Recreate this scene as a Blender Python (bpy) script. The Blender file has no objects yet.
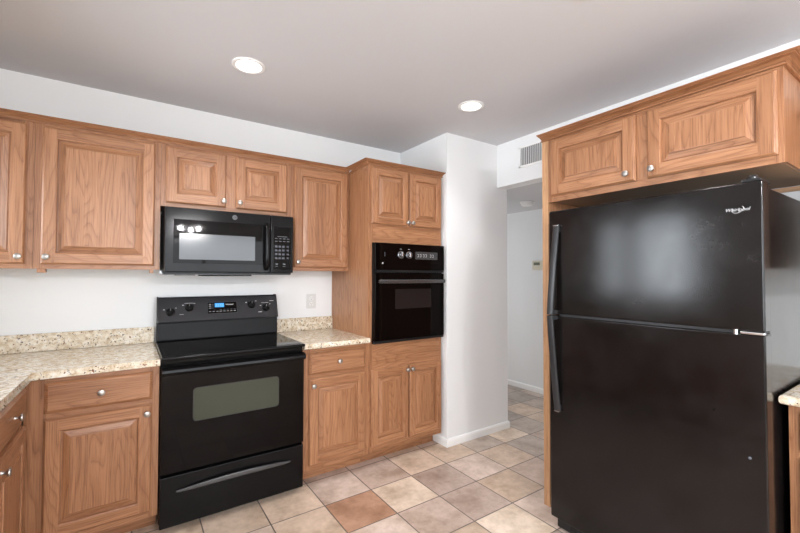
import bpy, bmesh, math, random
from mathutils import Vector, Matrix

R = math.radians
C = bpy.context.scene.collection
sc = bpy.context.scene
rnd = random.Random(7)

# ------------------------------------------------------------------ camera, world, lights, exposure
cd = bpy.data.cameras.new('camera')
cam = bpy.data.objects.new('camera', cd)
C.objects.link(cam)
sc.camera = cam
cd.sensor_fit = 'HORIZONTAL'
cd.sensor_width = 36.0
cd.lens = 395.77 / 800 * 36.0
cd.clip_start = 0.02
_yw, _pt, _rl = R(34.244), R(1.287), R(0.105)
_F = Vector((math.sin(_yw) * math.cos(_pt), math.cos(_yw) * math.cos(_pt), math.sin(_pt)))
_R0 = Vector((math.cos(_yw), -math.sin(_yw), 0))
_U0 = _R0.cross(_F)
_R1 = _R0 * math.cos(_rl) + _U0 * math.sin(_rl)
_U1 = _U0 * math.cos(_rl) - _R0 * math.sin(_rl)
_m = Matrix((_R1, _U1, -_F)).transposed().to_4x4()
_m.translation = Vector((-0.142, -3.056, 1.353))
cam.matrix_world = _m

sc.view_settings.view_transform = 'Standard'
sc.view_settings.look = 'None'
sc.view_settings.gamma = 1.0
sc.view_settings.use_curve_mapping = False
sc.view_settings.exposure = 0.29
sc.cycles.use_denoising = True
sc.cycles.max_bounces = 10
sc.cycles.diffuse_bounces = 6
sc.cycles.caustics_reflective = False
sc.cycles.caustics_refractive = False
sc.cycles.sample_clamp_indirect = 6.0

w = bpy.data.worlds.new('daylight_sky')
sc.world = w
w.use_nodes = True
_bg = w.node_tree.nodes['Background']
_bg.inputs[0].default_value = (0.80, 0.90, 1.0, 1)
_bg.inputs[1].default_value = 1.0


def area(name, loc, direction, sx, sy, power, col=(1, 1, 1), spread=180):
    l = bpy.data.lights.new(name, 'AREA')
    l.shape = 'RECTANGLE'
    l.size, l.size_y, l.energy, l.color, l.spread = sx, sy, power, col, R(spread)
    o = bpy.data.objects.new(name, l)
    C.objects.link(o)
    o.location = loc
    o.rotation_euler = Vector(direction).to_track_quat('-Z', 'Y').to_euler()
    return o


# daylight at the sink window and two added unseen openings, plus hall fill
area('added_patio_daylight', (0.95, -5.80, 1.32), (0, 1, 0), 2.5, 1.4, 66, (0.91, 0.97, 1.02))  # lamp at an unseen patio door added to light the room
area('daylight_sink_window', (-1.33, -0.91, 1.55), (1, 0, 0), 1.0, 0.88, 17, (0.88, 0.95, 1.02), 95)
area('added_dining_daylight', (-1.33, -4.0, 1.45), (1, 0, 0), 1.6, 1.2, 84, (0.91, 0.965, 1.02))  # lamp at an added, unseen window; lights the room from the left
area('hall_fill_lamp', (3.2, 2.35, 1.3), (0, -1, 0), 0.9, 1.6, 18, (0.96, 0.97, 0.98))  # unseen fill lamp added inside the closed hall, no window behind it


# ------------------------------------------------------------------ materials
def nmat(name):
    m = bpy.data.materials.new(name)
    m.use_nodes = True
    nt = m.node_tree
    return m, nt, nt.nodes['Principled BSDF']


def simple(name, col, rough=0.5, metal=0.0, emit=None, estr=0, spec=None, coat=0):
    m, nt, b = nmat(name)
    b.inputs['Base Color'].default_value = (*col, 1)
    b.inputs['Roughness'].default_value = rough
    b.inputs['Metallic'].default_value = metal
    if spec is not None:
        b.inputs['Specular IOR Level'].default_value = spec
    if coat:
        b.inputs['Coat Weight'].default_value = coat
        b.inputs['Coat Roughness'].default_value = 0.05
    if emit:
        b.inputs['Emission Color'].default_value = (*emit, 1)
        b.inputs['Emission Strength'].default_value = estr
    return m


def N(nt, t, **kw):
    n = nt.nodes.new(t)
    for k, v in kw.items():
        if k.startswith('i_'):
            n.inputs[k[2:].replace('_', ' ')].default_value = v
        else:
            setattr(n, k, v)
    return n


def ramp(nt, stops, interp='LINEAR'):
    n = nt.nodes.new('ShaderNodeValToRGB')
    n.color_ramp.interpolation = interp
    e = n.color_ramp.elements
    while len(e) < len(stops):
        e.new(0.5)
    for q, (p, c) in zip(e, stops):
        q.position = p
        q.color = (*c, 1)
    return n


def mixc(nt, a, b, fac, blend='MIX'):
    n = nt.nodes.new('ShaderNodeMix')
    n.data_type = 'RGBA'
    n.blend_type = blend
    for s, v in ((n.inputs[0], fac), (n.inputs[6], a), (n.inputs[7], b)):
        if hasattr(v, 'links'):
            nt.links.new(v, s)
        elif isinstance(v, (int, float)):
            s.default_value = v
        else:
            s.default_value = (*v, 1)
    return n.outputs[2]


def paint(name, col, rough, scale, strength, dist=0.002):
    m, nt, b = nmat(name)
    tc = N(nt, 'ShaderNodeTexCoord')
    n = N(nt, 'ShaderNodeTexNoise', i_Scale=scale, i_Detail=4.0)
    n2 = N(nt, 'ShaderNodeTexNoise', i_Scale=1.3, i_Detail=2.0)
    nt.links.new(tc.outputs['Object'], n.inputs['Vector'])
    nt.links.new(tc.outputs['Object'], n2.inputs['Vector'])
    r = ramp(nt, [(0.3, tuple(c * 0.97 for c in col)), (0.7, col)])
    nt.links.new(n2.outputs[0], r.inputs[0])
    nt.links.new(r.outputs[0], b.inputs['Base Color'])
    bp = N(nt, 'ShaderNodeBump', i_Strength=strength, i_Distance=dist)
    nt.links.new(n.outputs[0], bp.inputs['Height'])
    nt.links.new(bp.outputs[0], b.inputs['Normal'])
    b.inputs['Roughness'].default_value = rough
    return m


def wood_mat(name, light, mid, dark, rough=0.36):
    m, nt, b = nmat(name)
    L = nt.links.new
    at = N(nt, 'ShaderNodeAttribute', attribute_name='grain')

    def stretched(k, scale, detail, rgh=0.5):
        mp = N(nt, 'ShaderNodeMapping')
        mp.inputs['Scale'].default_value = (1.0, 1.0, k)
        L(at.outputs['Vector'], mp.inputs['Vector'])
        n = N(nt, 'ShaderNodeTexNoise', i_Scale=scale, i_Detail=detail, i_Roughness=rgh)
        L(mp.outputs[0], n.inputs['Vector'])
        return n.outputs[0]
    # growth rings: contour lines of a slow field stretched along the grain
    fld = stretched(0.13, 5.0, 2.0, 0.45)
    mul = N(nt, 'ShaderNodeMath', operation='MULTIPLY')
    L(fld, mul.inputs[0])
    mul.inputs[1].default_value = 30.0
    fr = N(nt, 'ShaderNodeMath', operation='FRACT')
    L(mul.outputs[0], fr.inputs[0])
    fibre = stretched(0.022, 300.0, 3.0, 0.6)      # pores
    streak = stretched(0.03, 55.0, 3.0, 0.55)      # broader streaks
    tone = stretched(0.12, 1.6, 2.0)               # tone of each board
    r1 = ramp(nt, [(0.0, dark), (0.10, mid), (0.45, light), (0.85, light), (1.0, mid)])
    L(fr.outputs[0], r1.inputs[0])
    r2 = ramp(nt, [(0.34, (0.50, 0.41, 0.35)), (0.48, (1, 1, 1)), (0.75, (1.05, 1.05, 1.05))])
    L(fibre, r2.inputs[0])
    r4 = ramp(nt, [(0.32, (0.82, 0.77, 0.72)), (0.50, (1, 1, 1)), (0.70, (1.09, 1.10, 1.11))])
    L(streak, r4.inputs[0])
    r3 = ramp(nt, [(0.3, (0.80, 0.75, 0.70)), (0.5, (1, 1, 1)), (0.7, (1.10, 1.11, 1.12))])
    L(tone, r3.inputs[0])
    c = mixc(nt, light, r1.outputs[0], 0.50)
    c = mixc(nt, c, r2.outputs[0], 0.7, 'MULTIPLY')
    c = mixc(nt, c, r4.outputs[0], 1.0, 'MULTIPLY')
    c = mixc(nt, c, r3.outputs[0], 1.0, 'MULTIPLY')
    L(c, b.inputs['Base Color'])
    b.inputs['Roughness'].default_value = rough
    bp = N(nt, 'ShaderNodeBump', i_Strength=0.06, i_Distance=0.001)
    L(fibre, bp.inputs['Height'])
    L(bp.outputs[0], b.inputs['Normal'])
    return m


def granite_mat(name):
    m, nt, b = nmat(name)
    L = nt.links.new
    tc = N(nt, 'ShaderNodeTexCoord')
    o = tc.outputs['Object']
    n1 = N(nt, 'ShaderNodeTexNoise', i_Scale=38.0, i_Detail=5.0, i_Roughness=0.65)
    L(o, n1.inputs['Vector'])
    base = ramp(nt, [(0.28, (0.36, 0.25, 0.15)), (0.42, (0.58, 0.47, 0.33)), (0.54, (0.72, 0.64, 0.51)), (0.68, (0.80, 0.76, 0.69))])
    L(n1.outputs[0], base.inputs[0])
    col = base.outputs[0]
    for scale, lo, hi, c, sd in ((95.0, 0.64, 0.70, (0.035, 0.028, 0.025), 3.1), (60.0, 0.655, 0.71, (0.20, 0.085, 0.04), 9.7), (120.0, 0.66, 0.72, (0.30, 0.28, 0.26), 17.0)):
        mp = N(nt, 'ShaderNodeMapping')
        mp.inputs['Location'].default_value = (sd, sd * 1.7, -sd)
        L(o, mp.inputs['Vector'])
        n = N(nt, 'ShaderNodeTexNoise', i_Scale=scale, i_Detail=1.5, i_Roughness=0.5)
        L(mp.outputs[0], n.inputs['Vector'])
        r = ramp(nt, [(lo, (0, 0, 0)), (hi, (1, 1, 1))])
        L(n.outputs[0], r.inputs[0])
        col = mixc(nt, col, c, r.outputs[0])
    L(col, b.inputs['Base Color'])
    b.inputs['Roughness'].default_value = 0.16
    return m


def floor_mat(px, py, x0, y0, gw=0.0031):
    m, nt, b = nmat('ceramic_floor_tile')
    L = nt.links.new
    tc = N(nt, 'ShaderNodeTexCoord')
    sp = N(nt, 'ShaderNodeSeparateXYZ')
    L(tc.outputs['Object'], sp.inputs[0])

    def M(op, a, c=None):
        n = N(nt, 'ShaderNodeMath', operation=op)
        for s, v in zip(n.inputs, (a, c)):
            if v is None:
                continue
            if hasattr(v, 'links'):
                L(v, s)
            else:
                s.default_value = v
        return n.outputs[0]
    ds = []
    for k, (p, o0) in enumerate(((px, x0), (py, y0))):
        t = M('DIVIDE', M('SUBTRACT', sp.outputs[k], o0), p)
        f = M('FRACT', t)
        ds.append(M('MULTIPLY', M('MINIMUM', f, M('SUBTRACT', 1.0, f)), p))
    d = M('MINIMUM', *ds)
    wob = N(nt, 'ShaderNodeTexNoise', i_Scale=40.0, i_Detail=2.0)
    L(tc.outputs['Object'], wob.inputs['Vector'])
    d2 = M('ADD', d, M('MULTIPLY', M('SUBTRACT', wob.outputs[0], 0.5), 0.0012))
    gr = N(nt, 'ShaderNodeMapRange')
    gr.inputs['From Min'].default_value = gw * 0.75
    gr.inputs['From Max'].default_value = gw * 1.35
    L(d2, gr.inputs['Value'])
    at = N(nt, 'ShaderNodeAttribute', attribute_name='tile_tint')
    off = N(nt, 'ShaderNodeVectorMath', operation='MULTIPLY_ADD')
    L(at.outputs['Vector'], off.inputs[0])
    off.inputs[1].default_value = (37, 53, 11)
    L(tc.outputs['Object'], off.inputs[2])
    n1 = N(nt, 'ShaderNodeTexNoise', i_Scale=5.0, i_Detail=6.0, i_Roughness=0.62)
    L(off.outputs[0], n1.inputs['Vector'])
    n2 = N(nt, 'ShaderNodeTexNoise', i_Scale=30.0, i_Detail=4.0, i_Roughness=0.6)
    L(off.outputs[0], n2.inputs['Vector'])
    r1 = ramp(nt, [(0.30, (0.68, 0.62, 0.57)), (0.48, (0.97, 0.96, 0.95)), (0.68, (1.20, 1.22, 1.26))])
    L(n1.outputs[0], r1.inputs[0])
    r2 = ramp(nt, [(0.3, (0.90, 0.88, 0.86)), (0.6, (1.04, 1.04, 1.04))])
    L(n2.outputs[0], r2.inputs[0])
    c = mixc(nt, at.outputs['Color'], r1.outputs[0], 1.0, 'MULTIPLY')
    c = mixc(nt, c, r2.outputs[0], 1.0, 'MULTIPLY')
    c = mixc(nt, (0.13, 0.105, 0.09), c, gr.outputs[0])
    L(c, b.inputs['Base Color'])
    hh = M('ADD', M('MULTIPLY', gr.outputs[0], 1.0), M('MULTIPLY', n2.outputs[0], 0.35))
    bp = N(nt, 'ShaderNodeBump', i_Strength=0.35, i_Distance=0.003)
    L(hh, bp.inputs['Height'])
    L(bp.outputs[0], b.inputs['Normal'])
    b.inputs['Roughness'].default_value = 0.42
    return m


def fridge_mat():
    m, nt, b = nmat('black_textured_steel')
    L = nt.links.new
    tc = N(nt, 'ShaderNodeTexCoord')
    n = N(nt, 'ShaderNodeTexNoise', i_Scale=420.0, i_Detail=2.0)
    L(tc.outputs['Object'], n.inputs['Vector'])
    bp = N(nt, 'ShaderNodeBump', i_Strength=0.10, i_Distance=0.0008)
    L(n.outputs[0], bp.inputs['Height'])
    L(bp.outputs[0], b.inputs['Normal'])
    n2 = N(nt, 'ShaderNodeTexNoise', i_Scale=6.0, i_Detail=6.0, i_Roughness=0.7)
    L(tc.outputs['Object'], n2.inputs['Vector'])
    r = ramp(nt, [(0.35, (0.12, 0.12, 0.12)), (0.7, (0.19, 0.19, 0.19))])
    L(n2.outputs[0], r.inputs[0])
    L(r.outputs[0], b.inputs['Roughness'])
    r2 = ramp(nt, [(0.4, (0.0055, 0.0042, 0.004)), (0.75, (0.011, 0.009, 0.009))])
    L(n2.outputs[0], r2.inputs[0])
    L(r2.outputs[0], b.inputs['Base Color'])
    b.inputs['Specular IOR Level'].default_value = 0.30
    return m


M_WALL = paint('white_wall_paint', (0.81, 0.82, 0.825), 0.6, 90, 0.10)
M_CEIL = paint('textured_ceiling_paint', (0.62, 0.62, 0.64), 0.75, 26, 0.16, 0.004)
M_TRIM = simple('white_trim_paint', (0.86, 0.86, 0.85), 0.35)
M_WOOD = wood_mat('honey_oak', (0.370, 0.178, 0.088), (0.270, 0.113, 0.049), (0.125, 0.046, 0.020))
M_EDGE = wood_mat('pale_oak_edge', (0.56, 0.33, 0.18), (0.52, 0.295, 0.155), (0.42, 0.22, 0.11))
M_UNDER = simple('cabinet_underside', (0.33, 0.22, 0.14), 0.6)
M_GRAN = granite_mat('speckled_granite')
M_BLACK = simple('black_enamel', (0.005, 0.0045, 0.0048), 0.12, spec=0.14)
M_BGLASS = simple('black_glass', (0.003, 0.0018, 0.0016), 0.04, spec=0.11)
M_BPLAST = simple('black_plastic', (0.010, 0.010, 0.011), 0.32, spec=0.4)
M_VOID = simple('dark_gap', (0.004, 0.004, 0.004), 0.8)
M_FRIDGE = fridge_mat()
M_HANDLE = simple('dark_grey_handle', (0.026, 0.026, 0.028), 0.3, 0.1)
M_STEEL = simple('smoked_steel', (0.22, 0.22, 0.23), 0.25, 0.9)
M_CHROME = simple('bright_metal', (0.72, 0.72, 0.73), 0.18, 1.0)
M_NICKEL = simple('satin_nickel', (0.43, 0.405, 0.38), 0.38, 1.0)
M_MWGLASS = simple('grey_mesh_glass', (0.105, 0.112, 0.122), 0.12, spec=0.3)
M_RWIN = simple('tinted_oven_glass', (0.050, 0.054, 0.038), 0.10, spec=0.2)
M_OWIN = simple('dim_oven_glass', (0.013, 0.010, 0.010), 0.07, spec=0.3)
M_PRINT = simple('pale_print', (0.55, 0.55, 0.56), 0.5)
M_DIMPRINT = simple('dim_print', (0.10, 0.11, 0.13), 0.5)
M_KEYTOP = simple('slate_key_top', (0.060, 0.066, 0.085), 0.4)
M_SOFTPRINT = simple('soft_print', (0.15, 0.16, 0.175), 0.5)
M_KEY = simple('keypad_key', (0.055, 0.06, 0.08), 0.4)
M_BLUE = simple('blue_display', (0.02, 0.12, 0.3), 0.2, emit=(0.05, 0.35, 0.85), estr=0.9)
M_GREYDISP = simple('grey_clock_glass', (0.05, 0.05, 0.052), 0.12)
M_WPLAST = simple('white_plastic', (0.80, 0.80, 0.79), 0.35)
M_PLATE = simple('outlet_plate', (0.66, 0.66, 0.65), 0.35)
M_ALMOND = simple('almond_plastic', (0.66, 0.62, 0.50), 0.4)
M_SLOT = simple('dark_slot', (0.03, 0.03, 0.03), 0.6)
M_LCD = simple('lcd_screen', (0.16, 0.17, 0.12), 0.25)
M_BADGE = simple('badge_silver', (0.11, 0.11, 0.115), 0.45, 0.3)
M_BADGE2 = simple('pale_badge', (0.55, 0.55, 0.56), 0.35, 0.4)
M_LAMP = simple('lamp_lens', (0.9, 0.9, 0.88), 0.4, emit=(1.0, 0.96, 0.90), estr=7.0)
M_SHADE = simple('frosted_shade', (0.85, 0.85, 0.83), 0.4)
M_CAN = simple('white_can', (0.92, 0.92, 0.91), 0.3)
M_VENT = simple('grey_white_vent', (0.72, 0.72, 0.72), 0.45)
M_VENTBACK = simple('vent_throat', (0.20, 0.20, 0.20), 0.7)
M_CONSOLE = simple('charcoal_console', (0.026, 0.026, 0.029), 0.2, spec=0.35)
M_LIP = simple('lightened_black_lip', (0.055, 0.055, 0.058), 0.22, spec=0.6)  # drawer handle's bright streak put into a lighter base colour
M_RISER = simple('satin_black_enamel', (0.005, 0.005, 0.0055), 0.42, spec=0.18)
M_KNOB = simple('black_knob', (0.004, 0.004, 0.004), 0.3, spec=0.15)
M_LAWN = simple('lawn_green', (0.16, 0.22, 0.08), 0.9)

gm, gnt, gb = nmat('window_glass')
gt = gnt.nodes.new('ShaderNodeBsdfTransparent')
gg = gnt.nodes.new('ShaderNodeBsdfGlossy')
gg.inputs['Roughness'].default_value = 0.0
gx = gnt.nodes.new('ShaderNodeMixShader')
gx.inputs[0].default_value = 0.06
gnt.links.new(gt.outputs[0], gx.inputs[1])
gnt.links.new(gg.outputs[0], gx.inputs[2])
gnt.links.new(gx.outputs[0], gnt.nodes['Material Output'].inputs[0])
M_GLASS = gm


# ------------------------------------------------------------------ mesh builder
class MB:
    def __init__(self):
        self.v, self.f, self.mi, self.gr, self.mats = [], [], [], [], []

    def m(self, mat):
        if mat not in self.mats:
            self.mats.append(mat)
        return self.mats.index(mat)

    def off(self):
        return (rnd.uniform(-40, 40), rnd.uniform(-40, 40), rnd.uniform(-40, 40))

    def add(self, vs, fs, mat, grain='z', off=None):
        b = len(self.v)
        self.v += [tuple(p) for p in vs]
        i = self.m(mat)
        g = ('xyz'.index(grain), off or self.off())
        for f in fs:
            self.f.append([b + k for k in f])
            self.mi.append(i)
            self.gr.append(g)

    def box(self, x0, x1, y0, y1, z0, z1, mat, grain='z', bev=0.0, seg=2):
        x0, x1 = min(x0, x1), max(x0, x1)
        y0, y1 = min(y0, y1), max(y0, y1)
        z0, z1 = min(z0, z1), max(z0, z1)
        vs = [(x, y, z) for z in (z0, z1) for y in (y0, y1) for x in (x0, x1)]
        fs = [(0, 2, 3, 1), (4, 5, 7, 6), (0, 1, 5, 4), (2, 6, 7, 3), (0, 4, 6, 2), (1, 3, 7, 5)]
        if not bev:
            return self.add(vs, fs, mat, grain)
        bm = bmesh.new()
        bv = [bm.verts.new(p) for p in vs]
        for f in fs:
            bm.faces.new([bv[k] for k in f])
        bmesh.ops.bevel(bm, geom=list(bm.edges), offset=bev, segments=seg, affect='EDGES', profile=0.5)
        self.bm(bm, mat, grain)

    def bm(self, bm, mat, grain='z'):
        bm.verts.index_update()
        self.add([v.co[:] for v in bm.verts], [[v.index for v in f.verts] for f in bm.faces], mat, grain)
        bm.free()

    def lathe(self, prof, center, axis, mat, seg=24, caps=True):
        """prof: (radius, distance along axis)"""
        ax = Vector(axis).normalized()
        u = ax.orthogonal().normalized()
        v = ax.cross(u)
        c = Vector(center)
        vs, fs = [], []
        for r, d in prof:
            for k in range(seg):
                a = 2 * math.pi * k / seg
                vs.append(c + ax * d + (u * math.cos(a) + v * math.sin(a)) * r)
        n = len(prof)
        for i in range(n - 1):
            for k in range(seg):
                k2 = (k + 1) % seg
                fs.append((i * seg + k, i * seg + k2, (i + 1) * seg + k2, (i + 1) * seg + k))
        if caps:
            fs.append(tuple(range(seg))[::-1])
            fs.append(tuple((n - 1) * seg + k for k in range(seg)))
        self.add(vs, fs, mat)

    def prism(self, poly, axis, a0, a1, mat, grain='z'):
        """poly: 2-D points in the plane of the two other axes (cyclic order), extruded along axis"""
        n = len(poly)

        def P(p, a):
            return {'x': (a, p[0], p[1]), 'y': (p[0], a, p[1]), 'z': (p[0], p[1], a)}[axis]
        vs = [P(p, a0) for p in poly] + [P(p, a1) for p in poly]
        fs = [tuple(range(n)), tuple(range(2 * n - 1, n - 1, -1))]
        fs += [(i, n + i, n + (i + 1) % n, (i + 1) % n) for i in range(n)]
        self.add(vs, fs, mat, grain)

    def sweep(self, prof, path, mat, close=False):
        """prof: (outward offset, z); path: XY polyline whose outward side is on its right hand; mitred corners, each run its own board"""
        n = len(path)
        P = [Vector(p) for p in path]
        nrm = []
        for i in range(n - 1):
            d = (P[i + 1] - P[i]).normalized()
            nrm.append(Vector((d.y, -d.x)))
        rings = []
        for i in range(n):
            if i == 0:
                mv = nrm[0]
            elif i == n - 1:
                mv = nrm[-1]
            else:
                s = nrm[i - 1] + nrm[i]
                mv = s / (s.dot(nrm[i]))
            rings.append([(P[i].x + mv.x * o, P[i].y + mv.y * o, z) for o, z in prof])
        k = len(prof)
        for i in range(n - 1):
            d = P[i + 1] - P[i]
            vs = rings[i] + rings[i + 1]
            fs = [(j, (j + 1) % k, k + (j + 1) % k, k + j) for j in range(k)]
            fs += [tuple(range(k))[::-1], tuple(range(k, 2 * k))]
            self.add(vs, fs, mat, 'x' if abs(d.x) > abs(d.y) else 'y')

    def bar(self, path, wx, th, mat, side=(1, 0, 0), taper=None):
        """flat rounded bar swept along a 3-D path; width wx along `side`, thickness th"""
        P = [Vector(p) for p in path]
        S = Vector(side).normalized()
        sec = []
        for k in range(16):
            a = 2 * math.pi * k / 16
            ca, sa = math.cos(a), math.sin(a)
            e = 0.55
            sec.append((math.copysign(abs(ca) ** e, ca) * wx / 2, math.copysign(abs(sa) ** e, sa) * th / 2))
        vs, fs = [], []
        for i, p in enumerate(P):
            t = (P[min(i + 1, len(P) - 1)] - P[max(i - 1, 0)]).normalized()
            nn = t.cross(S).normalized()
            k_ = taper[i] if taper else 1.0
            for a, b_ in sec:
                vs.append(p + S * a * k_ + nn * b_)
        k = len(sec)
        for i in range(len(P) - 1):
            for j in range(k):
                j2 = (j + 1) % k
                fs.append((i * k + j, i * k + j2, (i + 1) * k + j2, (i + 1) * k + j))
        fs.append(tuple(range(k))[::-1])
        fs.append(tuple((len(P) - 1) * k + j for j in range(k)))
        self.add(vs, fs, mat)

    def build(self, name, parent=None, smooth=True, loc=None):
        me = bpy.data.meshes.new(name)
        me.from_pydata(self.v, [], self.f)
        for m in self.mats:
            me.materials.append(m)
        me.polygons.foreach_set('material_index', self.mi)
        if M_WOOD in self.mats or M_EDGE in self.mats:
            a = me.attributes.new('grain', 'FLOAT_VECTOR', 'CORNER')
            data = [0.0] * (len(me.loops) * 3)
            for p in me.polygons:
                ax, of = self.gr[p.index]
                for li in p.loop_indices:
                    c = me.vertices[me.loops[li].vertex_index].co
                    o1, o2 = [(1, 2), (2, 0), (0, 1)][ax]
                    data[li * 3:li * 3 + 3] = (c[o1] + of[0], c[o2] + of[1], c[ax] + of[2])
            a.data.foreach_set('vector', data)
        bm = bmesh.new()
        bm.from_mesh(me)
        bmesh.ops.recalc_face_normals(bm, faces=list(bm.faces))
        bm.to_mesh(me)
        bm.free()
        if smooth:
            me.shade_smooth()
            me.set_sharp_from_angle(angle=R(32))
        me.update()
        o = bpy.data.objects.new(name, me)
        C.objects.link(o)
        if smooth:
            wn = o.modifiers.new('weighted_normal', 'WEIGHTED_NORMAL')
            wn.keep_sharp = True
            wn.weight = 100
        if parent:
            o.parent = parent
        if loc:
            o.location = loc
        return o


def tag(o, label, cat, group=None, kind=None):
    o['label'] = label
    o['category'] = cat
    if group:
        o['group'] = group
    if kind:
        o['kind'] = kind
    return o


def thing(name, label, cat, loc=(0, 0, 0), rz=0.0, group=None, kind=None):
    o = bpy.data.objects.new(name, None)
    C.objects.link(o)
    o.location = loc
    o.rotation_euler = (0, 0, R(rz))
    o.empty_display_size = 0.05
    return tag(o, label, cat, group, kind)


def struct(name, mb, label, cat='wall'):
    o = mb.build(name, smooth=False)
    return tag(o, label, cat, kind='structure')


def text_mesh(name, s, size, mat, parent, loc, rot, shear=0.0, bold=0.0, depth=0.0006):
    cu = bpy.data.curves.new(name, 'FONT')
    cu.body = s
    cu.size = size
    cu.shear = shear
    cu.offset = bold
    cu.extrude = depth
    cu.align_x = 'CENTER'
    cu.align_y = 'CENTER'
    t = bpy.data.objects.new(name, cu)
    C.objects.link(t)
    bpy.context.view_layer.update()
    me = bpy.data.meshes.new_from_object(t.evaluated_get(bpy.context.evaluated_depsgraph_get()))
    bpy.data.objects.remove(t)
    me.name = name
    me.materials.clear()
    me.materials.append(mat)
    o = bpy.data.objects.new(name, me)
    C.objects.link(o)
    o.parent = parent
    o.location = loc
    o.rotation_euler = rot
    return o


class Each:
    """every piece added becomes a part of its own under the parent"""
    def __init__(self, name, parent):
        self.name, self.parent = name, parent

    def add(self, vs, fs, mat):
        m = MB()
        m.add(vs, fs, mat)
        m.build(self.name, self.parent, smooth=False)

    def box(self, *a):
        m = MB()
        m.box(*a)
        m.build(self.name, self.parent, smooth=False)


# ------------------------------------------------------------------ main dimensions (metres; x along the range wall, y into it, z up)
H = 2.502                 # kitchen ceiling
HZ = 2.127                # hall ceiling
XL = -1.152               # wall behind the sink run
XR = 2.523                # wall behind the fridge
YF = -5.62                # wall behind the camera
XC0, XC1, YC = 1.942, 2.654, -0.660     # boxed-out wall beside the oven cabinet
XH = 3.772                # far wall of the hall
OPEN_Y = -1.572           # near side of the hall opening

# ------------------------------------------------------------------ the room
# floor: one quad per tile carries its colour; hall tiles hold the cool hall light
PX, PY, X0, Y0 = 0.3125, 0.2985, 0.8195, -0.8640
BEIGE, CREAM, TAN = (0.645, 0.505, 0.392), (0.710, 0.580, 0.460), (0.590, 0.455, 0.345)
PINK, ROSE, TAUPE = (0.650, 0.525, 0.445), (0.560, 0.438, 0.365), (0.455, 0.350, 0.292)
GREY, SLATE, TERRA = (0.500, 0.415, 0.352), (0.405, 0.340, 0.295), (0.480, 0.285, 0.190)
TILES = {(0, -1): TERRA, (1, -1): CREAM, (2, -1): TAUPE, (3, -1): PINK, (4, -1): BEIGE, (5, -1): GREY, (6, -1): ROSE,
         (-3, 0): BEIGE, (-2, 0): BEIGE, (-1, 0): BEIGE, (0, 0): PINK, (1, 0): ROSE, (2, 0): BEIGE, (3, 0): TAN, (4, 0): GREY, (5, 0): CREAM, (6, 0): GREY, (7, 0): BEIGE,
         (-1, -1): BEIGE, (0, -2): PINK, (1, -2): ROSE, (2, -2): TAUPE, (3, -2): TAN, (4, -2): ROSE, (5, -2): GREY,
         (2, -3): CREAM, (3, -3): PINK, (4, -3): ROSE, (0, 1): ROSE, (1, 1): ROSE,
         (6, 1): SLATE, (7, 1): BEIGE, (8, 1): GREY, (7, 2): GREY, (8, 2): SLATE, (9, 2): GREY, (8, 3): GREY, (9, 3): SLATE, (9, 1): GREY}  # hall tiles: cool hall light put into their greys
me = bpy.data.meshes.new('floor')
vs, fs, cols = [], [], []
tr = random.Random(3)
for i in range(-7, 11):
    for j in range(-17, 12):
        xa, xb = X0 + i * PX, X0 + (i + 1) * PX
        ya, yb = Y0 + j * PY, Y0 + (j + 1) * PY
        b = len(vs)
        vs += [(xa, ya, 0), (xb, ya, 0), (xb, yb, 0), (xa, yb, 0)]
        fs.append((b, b + 1, b + 2, b + 3))
        c = TILES.get((i, j)) or tr.choice([BEIGE, TAN, PINK, CREAM, ROSE, BEIGE, PINK, TAUPE, GREY])
        k = tr.uniform(0.94, 1.05)
        cols.append(tuple(x * k for x in c))
me.from_pydata(vs, [], fs)
a = me.attributes.new('tile_tint', 'FLOAT_COLOR', 'CORNER')
flat = []
for c in cols:
    flat += [*c, 1.0] * 4
a.data.foreach_set('color', flat)
me.materials.append(floor_mat(PX, PY, X0, Y0))
fl = bpy.data.objects.new('floor', me)
C.objects.link(fl)
tag(fl, 'beige and terracotta square ceramic tile floor', 'floor', kind='structure')

# ceiling with round holes for the recessed lights
LIGHTS = [(0.378, -0.815), (1.750, -1.129), (1.345, -2.215)]
LR = 0.068
bm = bmesh.new()
edges = []


def loop(pts):
    vv = [bm.verts.new(p) for p in pts]
    for k in range(len(vv)):
        edges.append(bm.edges.new((vv[k], vv[(k + 1) % len(vv)])))


loop([(XL - .1, YF - .1, H), (XR + .1, YF - .1, H), (XR + .1, 0.1, H), (XL - .1, 0.1, H)])
for lx, ly in LIGHTS:
    loop([(lx + LR * math.cos(2 * math.pi * k / 32), ly + LR * math.sin(2 * math.pi * k / 32), H) for k in range(32)])
bmesh.ops.triangle_fill(bm, edges=edges, use_beauty=True)
cb = MB()
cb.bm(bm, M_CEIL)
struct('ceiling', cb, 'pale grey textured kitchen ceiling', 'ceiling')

b = MB()
b.box(XL - .1, XC0, 0, 0.1, 0, H, M_WALL)
struct('wall_back', b, 'white painted wall behind the range and cabinets')

WY0, WY1, WZ0, WZ1 = -1.43, -0.40, 1.10, 2.02     # sink window
DY0, DY1, DZ0, DZ1 = -4.85, -3.15, 0.85, 2.05     # dining window, unseen, added as a daylight source
b = MB()
for y0, y1, z0, z1 in ((WY1, 0.1, 0, H), (WY0, WY1, 0, WZ0), (WY0, WY1, WZ1, H), (DY1, WY0, 0, H), (DY0, DY1, 0, DZ0), (DY0, DY1, DZ1, H), (YF - .1, DY0, 0, H)):
    b.box(XL - .1, XL, y0, y1, z0, z1, M_WALL)
struct('wall_left', b, 'white painted wall along the sink counter')

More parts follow.
